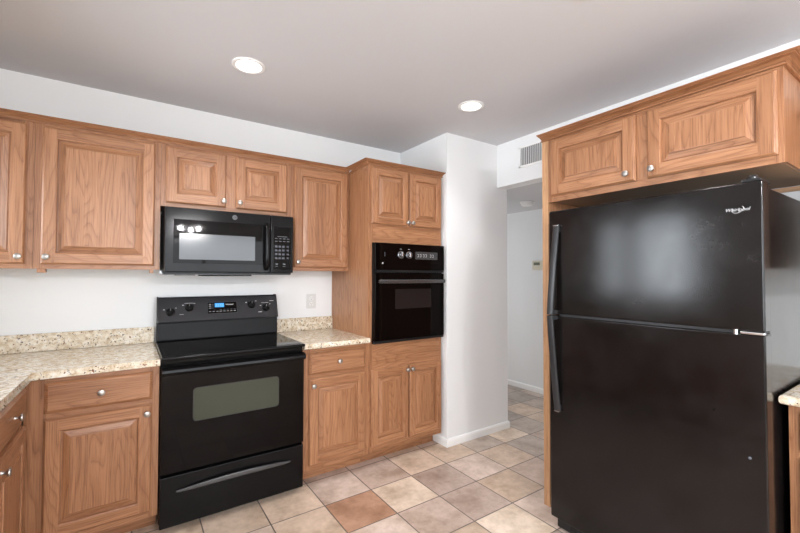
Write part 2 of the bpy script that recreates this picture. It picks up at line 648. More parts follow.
PX0, PX1, PZ = -0.35, 2.25, 2.08  # opening for the added, unseen patio door
b = MB()
for x0, x1, z0, z1 in ((XL, PX0, 0, H), (PX0, PX1, PZ, H), (PX1, XR + .1, 0, H)):
    b.box(x0, x1, YF - .1, YF, z0, z1, M_WALL)
struct('wall_front', b, 'white painted wall across the room from the range')

b = MB()
b.box(XR, XR + .131, YF, OPEN_Y, 0, H, M_WALL)
struct('wall_right', b, 'white painted wall behind the fridge')
b = MB()
b.box(XR, XR + .131, OPEN_Y, YC - .0005, HZ, H, M_WALL)
struct('wall_header', b, 'white header wall over the hall opening with the air vent')
b = MB()
b.box(XC0, XC1, YC, 0.1, 0, H, M_WALL)
struct('wall_chase', b, 'bright white boxed-out wall right of the oven cabinet')
b = MB()
b.box(XC1 - .1, XC1, 0.1, 2.5, 0, HZ + .1, M_WALL)
b.box(XC1, XH, 2.4, 2.5, 0, HZ + .1, M_WALL)
b.box(XR + .131, XH, -2.6, -2.5, 0, HZ + .1, M_WALL)
b.box(XH, XH + .1, -2.6, 2.5, 0, HZ + .1, M_WALL)
struct('wall_hall', b, 'pale grey wall at the far side of the hall')
b = MB()
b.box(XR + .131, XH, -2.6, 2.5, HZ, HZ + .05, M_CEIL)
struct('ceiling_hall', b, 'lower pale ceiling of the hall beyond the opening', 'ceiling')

# baseboards
BBP = [(0.0, 0.001), (0.013, 0.001), (0.013, 0.045), (0.010, 0.056), (0.006, 0.061), (0.0, 0.063)]
b = MB()
b.sweep(BBP, [(XC0, -0.47), (XC0, YC), (XC1, YC), (XC1, 2.4)], M_TRIM)
o = struct('baseboard_chase', b, 'white baseboard around the foot of the boxed-out wall', 'baseboard')
b = MB()
b.sweep(BBP, [(XH, 2.4), (XH, -2.5)], M_TRIM)
struct('baseboard_hall', b, 'white baseboard along the far hall wall', 'baseboard')
b = MB()
b.sweep(BBP, [(XR, -3.75), (XR, YF)], M_TRIM)
struct('baseboard_right', b, 'white baseboard along the wall past the right counter', 'baseboard')


def window(name, plane, a0, a1, z0, z1, horizontal, label, cat='window', mw=.05, am=None):
    """frame + two panes in the wall; plane: the coordinate of the wall's middle"""
    f, g = MB(), MB()
    fw, ft = 0.045, 0.03
    am = (a0 + a1) / 2 if am is None else am

    def bx(mb, p0, p1, q0, q1, r0, r1, mat):
        if horizontal:
            mb.box(q0, q1, p0, p1, r0, r1, mat)
        else:
            mb.box(p0, p1, q0, q1, r0, r1, mat)
    for q0, q1, r0, r1 in ((a0, a0 + fw, z0, z1), (a1 - fw, a1, z0, z1), (am - mw / 2, am + mw / 2, z0, z1), (a0, a1, z0, z0 + fw), (a0, a1, z1 - fw, z1)):
        bx(f, plane - ft, plane + ft, q0, q1, r0, r1, M_TRIM)
    o = struct(name, f, label, cat)
    for q0, q1 in ((a0 + fw, am - mw / 2), (am + mw / 2, a1 - fw)):
        g = MB()
        bx(g, plane - .003, plane + .003, q0, q1, z0 + fw, z1 - fw, M_GLASS)
        g.build('pane', o, smooth=False)
    return o


window('window_1', XL - .05, WY0, WY1, WZ0, WZ1, False, 'white two-pane window with a wide middle post over the sink counter', mw=.17, am=-.775)
window('window_2', XL - .05, DY0, DY1, DZ0, DZ1, False, 'white two-pane window of the dining area, unseen, added for daylight')
window('door_1', YF - .05, PX0, PX1, 0.0, PZ, True, 'white framed sliding glass patio door, unseen, added for daylight', 'door')
b = MB()
b.box(-14, 14, -22, YF - .12, -0.12, -0.06, M_LAWN)
b.box(-14, XL - .12, YF - .12, 8, -0.12, -0.06, M_LAWN)
tag(b.build('ground', smooth=False), 'lawn outside the windows', 'ground', kind='structure')


# ------------------------------------------------------------------ cabinet joinery
def ring(w_, h_, ins, y):
    return [(ins, y, ins), (w_ - ins, y, ins), (w_ - ins, y, h_ - ins), (ins, y, h_ - ins)]


def band(mb, r0, r1, grains='xzxz'):
    """four mitred quads between two rectangular rings, bottom / right / top / left"""
    for k in range(4):
        k2 = (k + 1) % 4
        mb.add([r0[k], r0[k2], r1[k2], r1[k]], [(0, 1, 2, 3)], M_WOOD, grains[k])


def knob(parent, x, y, z):
    k = MB()
    k.lathe([(0.0075, 0.0), (0.006, 0.004), (0.005, 0.010), (0.0065, 0.014), (0.0135, 0.018), (0.0155, 0.022), (0.0145, 0.026), (0.009, 0.0285), (0.002, 0.0293)], (x, y, z), (0, -1, 0), M_NICKEL, 20)
    o = k.build('knob', parent)
    o['label'] = 'round satin nickel knob'
    return o


def door(parent, x0, x1, z0, z1, yf, knob_at, name='door', sw=0.056):
    """raised-panel door whose back lies at y = yf; knob_at is in the cabinet's own x, z"""
    w_, h_, t = x1 - x0, z1 - z0, 0.021
    f = MB()
    rs = [ring(w_, h_, 0.0, -0.001), ring(w_, h_, 0.0, -t + .009), ring(w_, h_, 0.003, -t + .007), ring(w_, h_, 0.0045, -t + .003), ring(w_, h_, 0.0085, -t)]
    f.add(rs[0], [(0, 1, 2, 3)], M_WOOD)
    for a_, b_ in zip(rs, rs[1:]):
        band(f, a_, b_)
    a_, s = 0.0085, sw
    for q in (((a_, a_), (s, a_), (s, h_ - a_), (a_, h_ - a_)), ((w_ - s, a_), (w_ - a_, a_), (w_ - a_, h_ - a_), (w_ - s, h_ - a_))):
        f.add([(p[0], -t, p[1]) for p in q], [(0, 1, 2, 3)], M_WOOD, 'z')
    for q in (((s, a_), (w_ - s, a_), (w_ - s, s), (s, s)), ((s, h_ - s), (w_ - s, h_ - s), (w_ - s, h_ - a_), (s, h_ - a_))):
        f.add([(p[0], -t, p[1]) for p in q], [(0, 1, 2, 3)], M_WOOD, 'x')
    ri = [ring(w_, h_, s, -t), ring(w_, h_, s + .004, -t + .0015), ring(w_, h_, s + .006, -t + .006), ring(w_, h_, s + .007, -t + .014), ring(w_, h_, s + .012, -t + .0145)]
    for a1, b1 in zip(ri, ri[1:]):
        band(f, a1, b1)
    d = f.build(name, parent, loc=(x0, yf, z0))
    p = MB()
    rp = [ring(w_, h_, s + .0115, -t + .0150), ring(w_, h_, s + .0125, -t + .0125), ring(w_, h_, s + .038, -t + .0055), ring(w_, h_, s + .0395, -t + .001), ring(w_, h_, s + .043, -t + .0005)]
    for a1, b1 in zip(rp, rp[1:]):
        band(p, a1, b1, 'xzxz')
    i0 = s + .043
    n = max(2, round((w_ - 2 * i0) / 0.085))
    cuts = [0.0] + sorted((k + rnd.uniform(-.22, .22)) / n for k in range(1, n)) + [1.0]
    for c0, c1 in zip(cuts, cuts[1:]):
        xa, xb = i0 + (w_ - 2 * i0) * c0, i0 + (w_ - 2 * i0) * c1
        p.add([(xa, -t + .0005, i0), (xb, -t + .0005, i0), (xb, -t + .0005, h_ - i0), (xa, -t + .0005, h_ - i0)], [(0, 1, 2, 3)], M_WOOD, 'z')
    p.build('panel', d)
    if knob_at:
        knob(d, knob_at[0] - x0, -t, knob_at[1] - z0)
    return d


def drawer(parent, x0, x1, z0, z1, yf):
    w_, h_, t = x1 - x0, z1 - z0, 0.020
    f = MB()
    rs = [ring(w_, h_, 0, -0.001), ring(w_, h_, 0, -t + .010), ring(w_, h_, .003, -t + .0075), ring(w_, h_, .010, -t + .003), ring(w_, h_, .0125, -t + .0005), ring(w_, h_, .015, -t)]
    f.add(rs[0], [(0, 1, 2, 3)], M_WOOD, 'x')
    o1 = f.off()
    for a_, b_ in zip(rs, rs[1:]):
        for k in range(4):
            f.add([a_[k], a_[(k + 1) % 4], b_[(k + 1) % 4], b_[k]], [(0, 1, 2, 3)], M_WOOD, 'x', o1)
    q = rs[-1]
    zm = h_ * 0.45
    f.add([q[0], q[1], (q[1][0], -t, zm), (q[0][0], -t, zm)], [(0, 1, 2, 3)], M_WOOD, 'x')
    f.add([(q[0][0], -t, zm), (q[1][0], -t, zm), q[2], q[3]], [(0, 1, 2, 3)], M_WOOD, 'x')
    d = f.build('drawer', parent, loc=(x0, yf, z0))
    knob(d, w_ / 2, -t, h_ / 2)
    return d


def face_frame(parent, d, w_, z0, z1, boards):
    """boards: (x0, x1, z0, z1, grain) in the cabinet's own frame"""
    f = MB()
    for x0, x1, a0, a1, g in boards:
        f.box(x0, x1, -d, -d + .019, a0, a1, M_WOOD, g)
    return f.build('face_frame', parent, smooth=False)


CROWN_SHAPE = [(0, 0), (.14, 0), (.22, .05), (.22, .16), (.05, .22), (.05, .36), (.14, .40), (.24, .53), (.40, .66), (.58, .73), (.72, .75), (.72, .84), (.88, .86), (.96, .92), (1, .97), (1, 1), (0, 1)]


def crown(z0, z1, p):
    return [(a * p, z0 + (z1 - z0) * c) for a, c in CROWN_SHAPE]


CROWN = crown(2.1435, 2.1745, .047)


def wall_cabinet(label, x0, x1, z0, z1, doors, group, loc_xy=(0, 0), rz=0, d=0.305, top=2.152, blocks=(), extra=()):
    """upper cabinet; x0..x1 in the run's own frame"""
    t = thing('upper_cabinet', label, 'cabinet', (loc_xy[0], loc_xy[1], 0), rz, group)
    w_ = x1 - x0
    b_ = MB()
    b_.box(x0, x1, -.001, -d + .0192, z0 + .006, top, M_WOOD, 'z')
    b_.box(x0 + .01, x1 - .01, -.012, -d + .022, z0 + .004, z0 + .006, M_UNDER, 'x')
    b_.build('body', t, smooth=False)
    sl = min([q[0] for q in doors]) - x0 + .012
    sr = x1 - max([q[1] for q in doors]) + .012
    bd = [(x0, x0 + sl, z0, top, 'z'), (x1 - sr, x1, z0, top, 'z'),
          (x0 + sl, x1 - sr, z0, z1[0] + .012, 'x'), (x0 + sl, x1 - sr, z1[1] - .012, top, 'x')]
    if len(doors) == 2:
        bd.append((doors[0][1] - .012, doors[1][0] + .012, z1[0] + .012, z1[1] - .012, 'z'))
    face_frame(t, d, w_, z0, top, bd)
    for q in doors:
        door(t, q[0], q[1], z1[0], z1[1], -d, (q[2], z1[0] + .038) if q[2] is not None else None)
    for bx0, bx1 in blocks:
        k = MB()
        k.box(bx0, bx1, -d + .045, -d + .004, z0 - .020, z0, M_WOOD, 'y', .002)
        k.build('mounting_block', t, smooth=False)
    return t


UG = 'oak wall cabinets along the range wall'
UZ = (1.408, 2.129)
wall_cabinet('oak wall cabinet cut off by the left picture edge, over the counter corner', XL + .002, -0.5605, 1.384, UZ, [(-1.047, -0.589, -0.611)], UG)
wall_cabinet('oak wall cabinet with one wide square raised-panel door left of the microwave', -0.5595, -0.0005, 1.384, UZ, [(-0.529, -0.029, -0.505)], UG, blocks=((-0.545, -0.510), (-0.050, -0.030)))
wall_cabinet('short two-door oak wall cabinet directly above the microwave', 0.0005, 0.7885, 1.766, (1.788, 2.129), [(0.025, 0.362, 0.345), (0.420, 0.760, 0.443)], UG)
wall_cabinet('narrow oak wall cabinet with one tall door between microwave and oven cabinet', 0.7895, 1.2485, 1.384, UZ, [(0.812, 1.233, 0.838)], UG)
b = MB()
b.sweep(CROWN, [(XL + .001, -.3055), (1.2485, -.3055)], M_WOOD)
tag(b.build('crown_molding', smooth=False), 'long oak crown molding along the top of the range wall cabinets', 'molding', kind='thing')

# tall oven cabinet
TX0, TX1, TD = 1.2495, 1.9215, 0.61
t = thing('oven_cabinet', 'tall oak cabinet that holds the black built-in oven', 'cabinet', (0, 0, 0))
OZ0, OZ1 = 0.872, 1.582
b = MB()
b.box(TX0, TX1, -.001, -TD + .0192, .10, OZ0 - .01, M_WOOD)
b.box(TX0, TX1, -.001, -TD + .0192, OZ1 + .01, 2.152, M_WOOD)
b.box(TX0, TX0 + .012, -.001, -TD + .0192, OZ0 - .01, OZ1 + .01, M_WOOD)
b.box(TX1 - .012, TX1, -.001, -TD + .0192, OZ0 - .01, OZ1 + .01, M_WOOD)
b.box(TX0, TX1, -.001, -.012, OZ0 - .01, OZ1 + .01, M_WOOD)
b.build('body', t, smooth=False)
b = MB()
b.box(TX0 - .0008, TX0 - .0002, -.002, -TD, .10, 2.128, M_WOOD)
b.build('side_panel', t, smooth=False)
face_frame(t, TD, TX1 - TX0, 0, 0, [(TX0, 1.288, .10, 2.152, 'z'), (1.905, TX1, .10, 2.152, 'z'), (1.288, 1.905, 2.12, 2.152, 'x'),
                                    (1.288, 1.905, OZ1 - .004, 1.735, 'x'), (1.288, 1.905, .668, OZ0 + .004, 'x'), (1.288, 1.905, .10, .156, 'x'),
                                    (1.575, 1.617, 1.735, 2.12, 'z'), (1.575, 1.617, .156, .668, 'z')])
door(t, 1.271, 1.5895, 1.722, 2.131, -TD, (1.573, 1.748), sw=.05)
door(t, 1.6015, 1.913, 1.722, 2.131, -TD, (1.618, 1.748), sw=.05)
door(t, 1.271, 1.5895, .143, .681, -TD, (1.573, .652), sw=.05)
door(t, 1.6015, 1.913, .143, .681, -TD, (1.618, .652), sw=.05)
b = MB()
b.box(TX0, TX1, -.505, -.487, .0005, .10, M_WOOD, 'x')
b.build('toe_kick', t, smooth=False)
b = MB()
b.sweep(CROWN, [(TX0 - .001, -.3545), (TX0 - .001, -TD - .0005), (TX1 + .012, -TD - .0005)], M_WOOD)
b.build('crown_molding', t, smooth=False)


# base cabinets
def base_cabinet(label, x0, x1, d, loc_xy=(0, 0), rz=0, group=None, drawers=(), doors=(), fill=None, toe=True, zt=0.8775, end=None):
    t = thing('base_cabinet', label, 'cabinet', (loc_xy[0], loc_xy[1], 0), rz, group)
    b_ = MB()
    b_.box(x0, x1, -.001, -d + .0192, .10, zt, M_WOOD)
    b_.build('body', t, smooth=False)
    fx0 = fill if fill is not None else x0
    dl, dr = min(q[0] for q in drawers), max(q[1] for q in drawers)
    bd = [(fx0, dl + .012, .10, zt, 'z'), (dr - .012, x1, .10, zt, 'z'), (dl + .012, dr - .012, .841, zt, 'x'), (dl + .012, dr - .012, .10, .146, 'x')]
    bd.append((dl + .012, dr - .012, .673, .723, 'x'))
    face_frame(t, d, x1 - x0, 0, 0, bd)
    for q in drawers:
        drawer(t, q[0], q[1], .711, .853, -d)
    for q in doors:
        door(t, q[0], q[1], .134, .685, -d, (q[2], .643))
    if toe:
        k = MB()
        k.box(fx0, x1, -d + .105, -d + .123, .0005, .0995, M_WOOD, 'x')
        k.build('toe_kick', t, smooth=False)
    return t


base_cabinet('oak base cabinet with one drawer and one door left of the range', -0.5335, -0.0090, .61, drawers=[(-.462, -.039)], doors=[(-.462, -.039, -.062)])
base_cabinet('narrow oak base cabinet between the range and the oven cabinet', 0.7745, 1.2485, .61, drawers=[(.813, 1.223)], doors=[(.813, 1.223, .837)])
LY = -0.6305          # sink run starts here and comes towards the camera; its front faces +x
LFX = -0.535
LD = LFX - XL
# local x of the sink run is world y
base_cabinet('oak base cabinet at the left picture edge, its front turned to the right', -1.137, LY, LD, loc_xy=(XL, 0), rz=90, drawers=[(-1.115, -.655)], doors=[(-1.115, -.655, -1.075)])
base_cabinet('oak sink base cabinet nearest the camera under the sink counter', -1.90, -1.138, LD, loc_xy=(XL, 0), rz=90, drawers=[(-1.875, -1.163)], doors=[(-1.875, -1.53, -1.555), (-1.508, -1.163, -1.483)])


# ------------------------------------------------------------------ granite counters
def counter(name, label, poly, z0, z1, front, splashes):
    """poly: XY outline; front: indices of the edges that get a rounded nose"""
    t = thing(name, label, 'countertop', (0, 0, 0))
    bm = bmesh.new()
    lo = [bm.verts.new((x, y, z0)) for x, y in poly]
    hi = [bm.verts.new((x, y, z1)) for x, y in poly]
    n = len(poly)
    bm.faces.new(lo[::-1])
    bm.faces.new(hi)
    ed = []
    for i in range(n):
        f = bm.faces.new((lo[i], lo[(i + 1) % n], hi[(i + 1) % n], hi[i]))
    bm.edges.ensure_lookup_table()
    for i in front:
        for L_ in (lo, hi):
            e = bm.edges.get((L_[i], L_[(i + 1) % n]))
            ed.append(e)
    bmesh.ops.bevel(bm, geom=ed, offset=0.012, segments=4, affect='EDGES', profile=0.5)
    b_ = MB()
    b_.bm(bm, M_GRAN)
    b_.build('slab', t)
    for q in splashes:
        s = MB()
        s.box(*q, M_GRAN, 'z', .003)
        s.build('backsplash', t)
    return t


CZ0, CZ1, SZ = 0.879, 0.914, 1.016
counter('countertop', 'L-shaped speckled granite countertop left of the range', [(XL + .001, -.001), (XL + .001, -1.905), (-.512, -1.905), (-.512, -.647), (-.0075, -.647), (-.0075, -.001)], CZ0, CZ1, (1, 2, 3),
        [(XL + .0225, -.0075, -.021, -.001, CZ1 + .0005, SZ), (XL + .001, XL + .021, -1.905, -.0015, CZ1 + .0005, SZ)])
counter('countertop', 'short speckled granite countertop between range and oven cabinet', [(.7735, -.001), (.7735, -.647), (1.2483, -.647), (1.2483, -.001)], CZ0, CZ1, (1,),
        [(.7735, 1.2483, -.021, -.001, CZ1 + .0005, SZ)])
RCX, RCY = 1.850, -2.6245
counter('countertop', 'end of a granite countertop at the right picture edge beside the fridge', [(RCX, RCY), (RCX, -3.70), (XR - .001, -3.70), (XR - .001, RCY)], CZ0, CZ1, (0, 3), [])
base_cabinet('oak base cabinet under the granite end right of the fridge', 0.0, 1.0, XR - 1.905, loc_xy=(XR, -2.640), rz=-90, drawers=[(.03, .47), (.53, .97)], doors=[(.03, .47, .445), (.53, .97, .555)])

# ------------------------------------------------------------------ fridge surround
KX, KY0, KY1 = 1.905, -1.6145, -2.644
t = thing('end_panel', 'tall narrow oak end panel on the hall side of the fridge', 'panel', (0, 0, 0))
b = MB()
b.box(KX + .02, XR - .001, -1.574, -1.6135, .0005, 2.160, M_WOOD)
b.build('board', t, smooth=False)
b = MB()
b.box(KX, KX + .02, -1.5735, -1.614, .0005, 2.160, M_EDGE)
o = b.build('edge_strip', t, smooth=False)
o['label'] = 'paler raw oak edge strip'
t = wall_cabinet('wide two-door oak cabinet above the black fridge', 0.0, KY0 - KY1, 1.786, (1.818, 2.144), [(.0275, .4975, .462), (.5515, 1.0125, .578)], None, loc_xy=(XR, KY0), rz=-90, d=XR - KX, top=2.160)
b = MB()
b.box(0.02, KY0 - KY1 - .0, -.022, -.001, 1.765, 1.7855, M_EDGE, 'x')
b.build('hanging_rail', t, smooth=False)
b = MB()
b.sweep(crown(2.1570, 2.1895, .056), [(KX - .0005, -1.5725), (KX - .0005, KY1 - .0005), (XR - .01, KY1 - .0005)], M_WOOD)
cw = b.build('crown_molding', t, smooth=False)
cw.matrix_parent_inverse = (Matrix.Translation((XR, KY0, 0)) @ Matrix.Rotation(R(-90), 4, 'Z')).inverted()

wall_cabinet('oak upper cabinet past the right picture edge above the granite end', 0.0, 0.95, 1.384, UZ, [(.03, .46, .435), (.49, .92, .515)], None, loc_xy=(XR, -2.735), rz=-90)
# ------------------------------------------------------------------ refrigerator (local: front faces -y, local x runs towards the camera)
FW, FD = 0.878, 0.775
fr = thing('refrigerator', 'tall black top-freezer fridge under the oak cabinet', 'refrigerator', (2.50, -1.743, 0), -90)
b = MB()
b.box(.004, FW - .004, -.03, -.700, .062, 1.682, M_FRIDGE, 'z', .006)
b.build('body', fr)
b = MB()
b.box(.02, FW - .02, -.06, -.690, .012, .061, M_VOID, 'z')
for x in (.05, FW - .11):
    b.box(x, x + .06, -.60, -.66, .0005, .02, M_BPLAST)
    b.box(x, x + .06, -.10, -.16, .0005, .02, M_BPLAST)
b.build('base', fr, smooth=False)
b = MB()
b.box(.012, FW - .012, -.691, -.735, .014, .072, M_BPLAST, 'z', .005)
for k in range(14):
    x = .09 + k * .052
    b.box(x, x + .036, -.7355, -.7365, .030, .056, M_VOID, 'z')
b.build('toe_grille', fr)


def fridge_door(z0, z1, hz0, hz1, up):
    d = MB()
    d.box(0, FW, -.706, -FD, z0, z1, M_FRIDGE, 'z', .007, 3)
    o_ = d.build('door', fr)
    g = MB()
    g.box(.012, FW - .012, -.701, -.7055, z0 + .012, z1 - .012, M_VOID, 'z')
    g.build('gasket', o_, smooth=False)
    # strap handle: flush at its far end, standing off where the two doors meet
    n = 22
    pts, tp = [], []
    for k in range(n + 1):
        s = k / n
        z = hz0 + (hz1 - hz0) * s
        u = s if up else 1 - s          # 0 at the doors' gap, 1 at the flush end
        off = .042 - .030 * u ** 1.3
        lx = .034 + .020 * u ** 1.2
        pts.append((lx, -FD - off, z))
        tp.append(1.0 if u > .1 else 1.0)
    h = MB()
    h.bar(pts, .034, .016, M_HANDLE, (1, 0, 0))
    e = pts[-1] if up else pts[0]
    h.box(e[0] - .015, e[0] + .015, -FD, e[1] - .006, e[2] - .030 if up else e[2] + .0, e[2] if up else e[2] + .030, M_HANDLE, 'z', .003)
    q = pts[0] if up else pts[-1]
    h.box(q[0] - .016, q[0] + .016, -FD + .001, q[1] - .004, q[2] if up else q[2] - .022, q[2] + .022 if up else q[2], M_HANDLE, 'z', .003)
    ho = h.build('handle', o_)
    ho['label'] = 'dark grey strap handle'
    c = MB()
    zc = e[2] + .002 if up else e[2] - .006
    c.box(e[0] - .0155, e[0] + .0155, e[1] + .010, e[1] - .009, zc, zc + .005, M_CHROME, 'z', .001)
    c.build('end_cap', o_)
    return o_


up_ = fridge_door(1.151, 1.699, 1.149, 1.612, True)
lo_ = fridge_door(.080, 1.140, .650, 1.1435, False)
b = MB()
b.box(.05, FW - .002, -.700, -.760, 1.1403, 1.1505, M_HANDLE, 'z')
b.build('divider_strip', fr, smooth=False)
b = MB()
b.box(FW - .070, FW - .002, -.712, -FD - .004, 1.1405, 1.1500, M_CHROME, 'z', .002)
b.lathe([(.008, 0), (.008, .018)], (FW - .085, -FD + .004, 1.1365), (0, 0, 1), M_CHROME, 14)
o = b.build('middle_hinge', fr)
o['label'] = 'bright metal hinge between the two doors'
b = MB()
b.box(FW - .065, FW - .006, -.66, -.765, 1.700, 1.710, M_BPLAST, 'z', .003)
b.lathe([(.019, 0), (.019, .008), (.014, .015), (.004, .018)], (FW - .036, -.745, 1.7095), (0, 0, 1), M_BPLAST, 18)
b.build('top_hinge', fr)
b = MB()
b.lathe([(.005, 0), (.005, .003), (.002, .005)], (.829, -FD, .693), (0, -1, 0), M_DIMPRINT, 12)
b.build('door_stud', lo_)
# brand lettering with its orbit stroke
lg = text_mesh('logo', 'Whirlpool', .0175, M_BADGE2, up_, (.804, -FD - .0006, 1.600), (R(90), 0, 0), .32, .0)
b = MB()
pp = []
for k in range(22):
    a = R(150 + 255 * k / 21)
    pp.append((.804 + .003 + .017 * math.cos(a), -FD - .0012, 1.600 + .004 * math.cos(a) + .0115 * math.sin(a)))
b.bar(pp, .0014, .0016, M_BADGE2, (0, 1, 0))
b.build('logo_orbit', up_)

# ------------------------------------------------------------------ range
RX0, RX1 = -0.0040, 0.7690
RW = RX1 - RX0
rg = thing('range', 'black freestanding electric range with a glass cooktop', 'range', (RX0, 0, 0))
b = MB()
b.box(0, RW, -.03, -.615, .045, .905, M_BLACK, 'z', .003)
b.build('body', rg)
for x in (.05, RW - .05):
    for y in (-.08, -.565):
        b = MB()
        b.lathe([(.020, .0005), (.020, .010), (.012, .012), (.012, .046)], (x, y, 0), (0, 0, 1), M_BPLAST, 16)
        b.build('foot', rg)
b = MB()
b.box(-.0005, RW + .0005, -.075, -.668, .9055, .9240, M_BLACK, 'z', .006, 3)
ct = b.build('cooktop', rg)
b = MB()
b.box(.022, RW - .022, -.105, -.640, .9240, .9252, M_BGLASS, 'z')
gl = b.build('glass_surface', ct, smooth=False)
for cx_, cy_, r in ((.19, -.50, .105), (.56, -.50, .085), (.19, -.24, .080), (.56, -.24, .105)):
    b = MB()
    for rr in (r,):
        n = 48
        vs = []
        for k in range(n):
            a = 2 * math.pi * k / n
            vs += [(cx_ + rr * math.cos(a), cy_ + rr * math.sin(a), .92535), (cx_ + (rr + .002) * math.cos(a), cy_ + (rr + .002) * math.sin(a), .92535)]
        b.add(vs, [(2 * k, 2 * k + 1, (2 * k + 3) % (2 * n), (2 * k + 2) % (2 * n)) for k in range(n)], M_CONSOLE)
    b.build('burner_ring', ct, smooth=False)
b = MB()
b.box(.002, RW - .002, -.617, -.651, .312, .868, M_BGLASS, 'z', .004, 2)
od = b.build('oven_door', rg)
b = MB()
def rrect(x0, x1, z0, z1, r, n=6):
    p_ = []
    for cx_, cz_, a0 in ((x1 - r, z1 - r, 0), (x0 + r, z1 - r, 90), (x0 + r, z0 + r, 180), (x1 - r, z0 + r, 270)):
        p_ += [(cx_ + r * math.cos(R(a0 + 90 * q / n)), cz_ + r * math.sin(R(a0 + 90 * q / n))) for q in range(n + 1)]
    return p_


b.prism(rrect(.154, .611, .567, .740, .018), 'y', -.6512, -.6522, M_RWIN)
o = b.build('window', od, smooth=False)
o['label'] = 'greyish tinted glass window'
b = MB()
b.prism(rrect(.150, .615, .563, .744, .021), 'y', -.6505, -.6516, M_BPLAST)
b.build('window_trim', od, smooth=False)
b = MB()
prof = [(-.648, .872), (-.676, .868), (-.690, .858), (-.692, .846), (-.684, .834), (-.668, .828), (-.650, .830)]
b.prism(prof, 'x', .004, RW - .004, M_BLACK, 'x')
o = b.build('handle', od)
o['label'] = 'full-width black bar handle'
b = MB()
b.box(.002, RW - .002, -.617, -.650, .034, .296, M_BLACK, 'z', .005, 2)
dw = b.build('storage_drawer', rg)
b = MB()
pp, tp = [], []
for k in range(21):
    s = k / 20
    pp.append((.078 + .608 * s, -.652 - .022 * math.sin(math.pi * s) ** .7, .214 + .016 * math.sin(math.pi * s)))
    tp.append(.35 + .65 * math.sin(math.pi * s) ** .6)
b.bar(pp, .026, .012, M_LIP, (0, 0, 1), tp)
o = b.build('handle', dw)
# back console
b = MB()
b.prism([(-.030, .9245), (-.098, .9245), (-.104, .936), (-.098, 1.040), (-.030, 1.040)], 'x', .004, RW - .004, M_RISER, 'x')
b.build('back_riser', rg)
b = MB()
CB, CT = (-.120, 1.052), (-.072, 1.198)      # lower and upper edge of the sloped control face
b.prism([(-.030, 1.0405), (-.098, 1.0405), (-.118, 1.044), CB, (-.078, 1.180), CT, (-.060, 1.207), (-.030, 1.207)], 'x', .0125, RW - .0125, M_CONSOLE, 'x')
con = b.build('control_console', rg)
for x in (0.0045, RW - .0125):
    b = MB()
    b.prism([(-.030, 1.0405), (-.098, 1.0405), (-.121, 1.046), (-.123, 1.056), (-.081, 1.185), (-.072, 1.203), (-.058, 1.211), (-.030, 1.211)], 'x', x, x + .008, M_BPLAST, 'x')
    b.build('end_cap', rg)
sl = Vector((0, -.078 - CB[0], 1.180 - CB[1])).normalized()      # up along the control face
nr = Vector((0, -sl.z, sl.y))                                     # out of it


def onface(x, s, out=0.0):
    return Vector((x, CB[0], CB[1])) + sl * s + nr * out


def face_box(mb, x0, x1, s0, s1, o0, o1, mat):
    vs_ = [onface(x, s, q) for q in (o0, o1) for s in (s0, s1) for x in (x0, x1)]
    mb.add(vs_, [(0, 2, 3, 1), (4, 5, 7, 6), (0, 1, 5, 4), (2, 6, 7, 3), (0, 4, 6, 2), (1, 3, 7, 5)], mat)


for x, s in ((.078, .062), (.187, .088), (.585, .092), (.684, .066)):
    k = MB()
    p = onface(x, s)
    k.lathe([(.026, 0), (.026, .003), (.0225, .005), (.0205, .019), (.018, .021)], p, nr, M_KNOB, 28)
    face_box(k, x - .0035, x + .0035, s - .020, s + .020, .018, .026, M_KNOB)
    k.build('knob', con)
k = Each('marking', con)
for x, s in ((.078, .062), (.187, .088), (.585, .092), (.684, .066)):
    face_box(k, x + .028, x + .037, s + .026, s + .029, .0002, .0006, M_PRINT)
    face_box(k, x - .040, x - .031, s + .016, s + .021, .0002, .0006, M_PRINT)
    face_box(k, x - .0008, x + .0008, s + .004, s + .019, .0262, .0266, M_PRINT)
for q in ((.160, .215, .118, .120), (.655, .705, .104, .106), (.630, .655, .036, .039), (.130, .155, .044, .046), (.715, .745, .116, .119)):
    face_box(k, *q, .0002, .0006, M_PRINT)
k = MB()
face_box(k, .297, .486, .040, .120, .0003, .0014, M_BGLASS)
dp = k.build('display', con, smooth=False)
k = MB()
face_box(k, .343, .402, .084, .112, .0015, .0022, M_BLUE)
o = k.build('clock', dp, smooth=False)
o['label'] = 'glowing blue clock'
k = MB()
for x in (.350, .362, .377, .389):
    for s in (.090, .097, .104):
        face_box(k, x, x + .007, s, s + .0015, .0023, .0026, M_PRINT)
for q in range(8):
    x = .306 + q * .0225
    face_box(k, x, x + .013, .054, .0565, .0015, .0019, M_PRINT)
    if q > 2:
        face_box(k, x, x + .013, .066, .0685, .0015, .0019, M_DIMPRINT)
for s in (.078, .092, .104):
    face_box(k, .306, .320, s, s + .003, .0015, .0019, M_PRINT)
    face_box(k, .326, .337, s, s + .003, .0015, .0019, M_DIMPRINT)
for q in ((.297, .486, .0400, .0410), (.297, .486, .1190, .1200), (.297, .298, .040, .120), (.485, .486, .040, .120)):
    face_box(k, *q, .0015, .0018, M_DIMPRINT)
k.build('keypad_lettering', dp, smooth=False)
ang = math.atan2(sl.z, sl.y)
p = onface(.436, .101, .0018)
text_mesh('logo', 'Whirlpool', .012, M_PRINT, dp, p, (ang, 0, 0), .3, .0003, .0003)

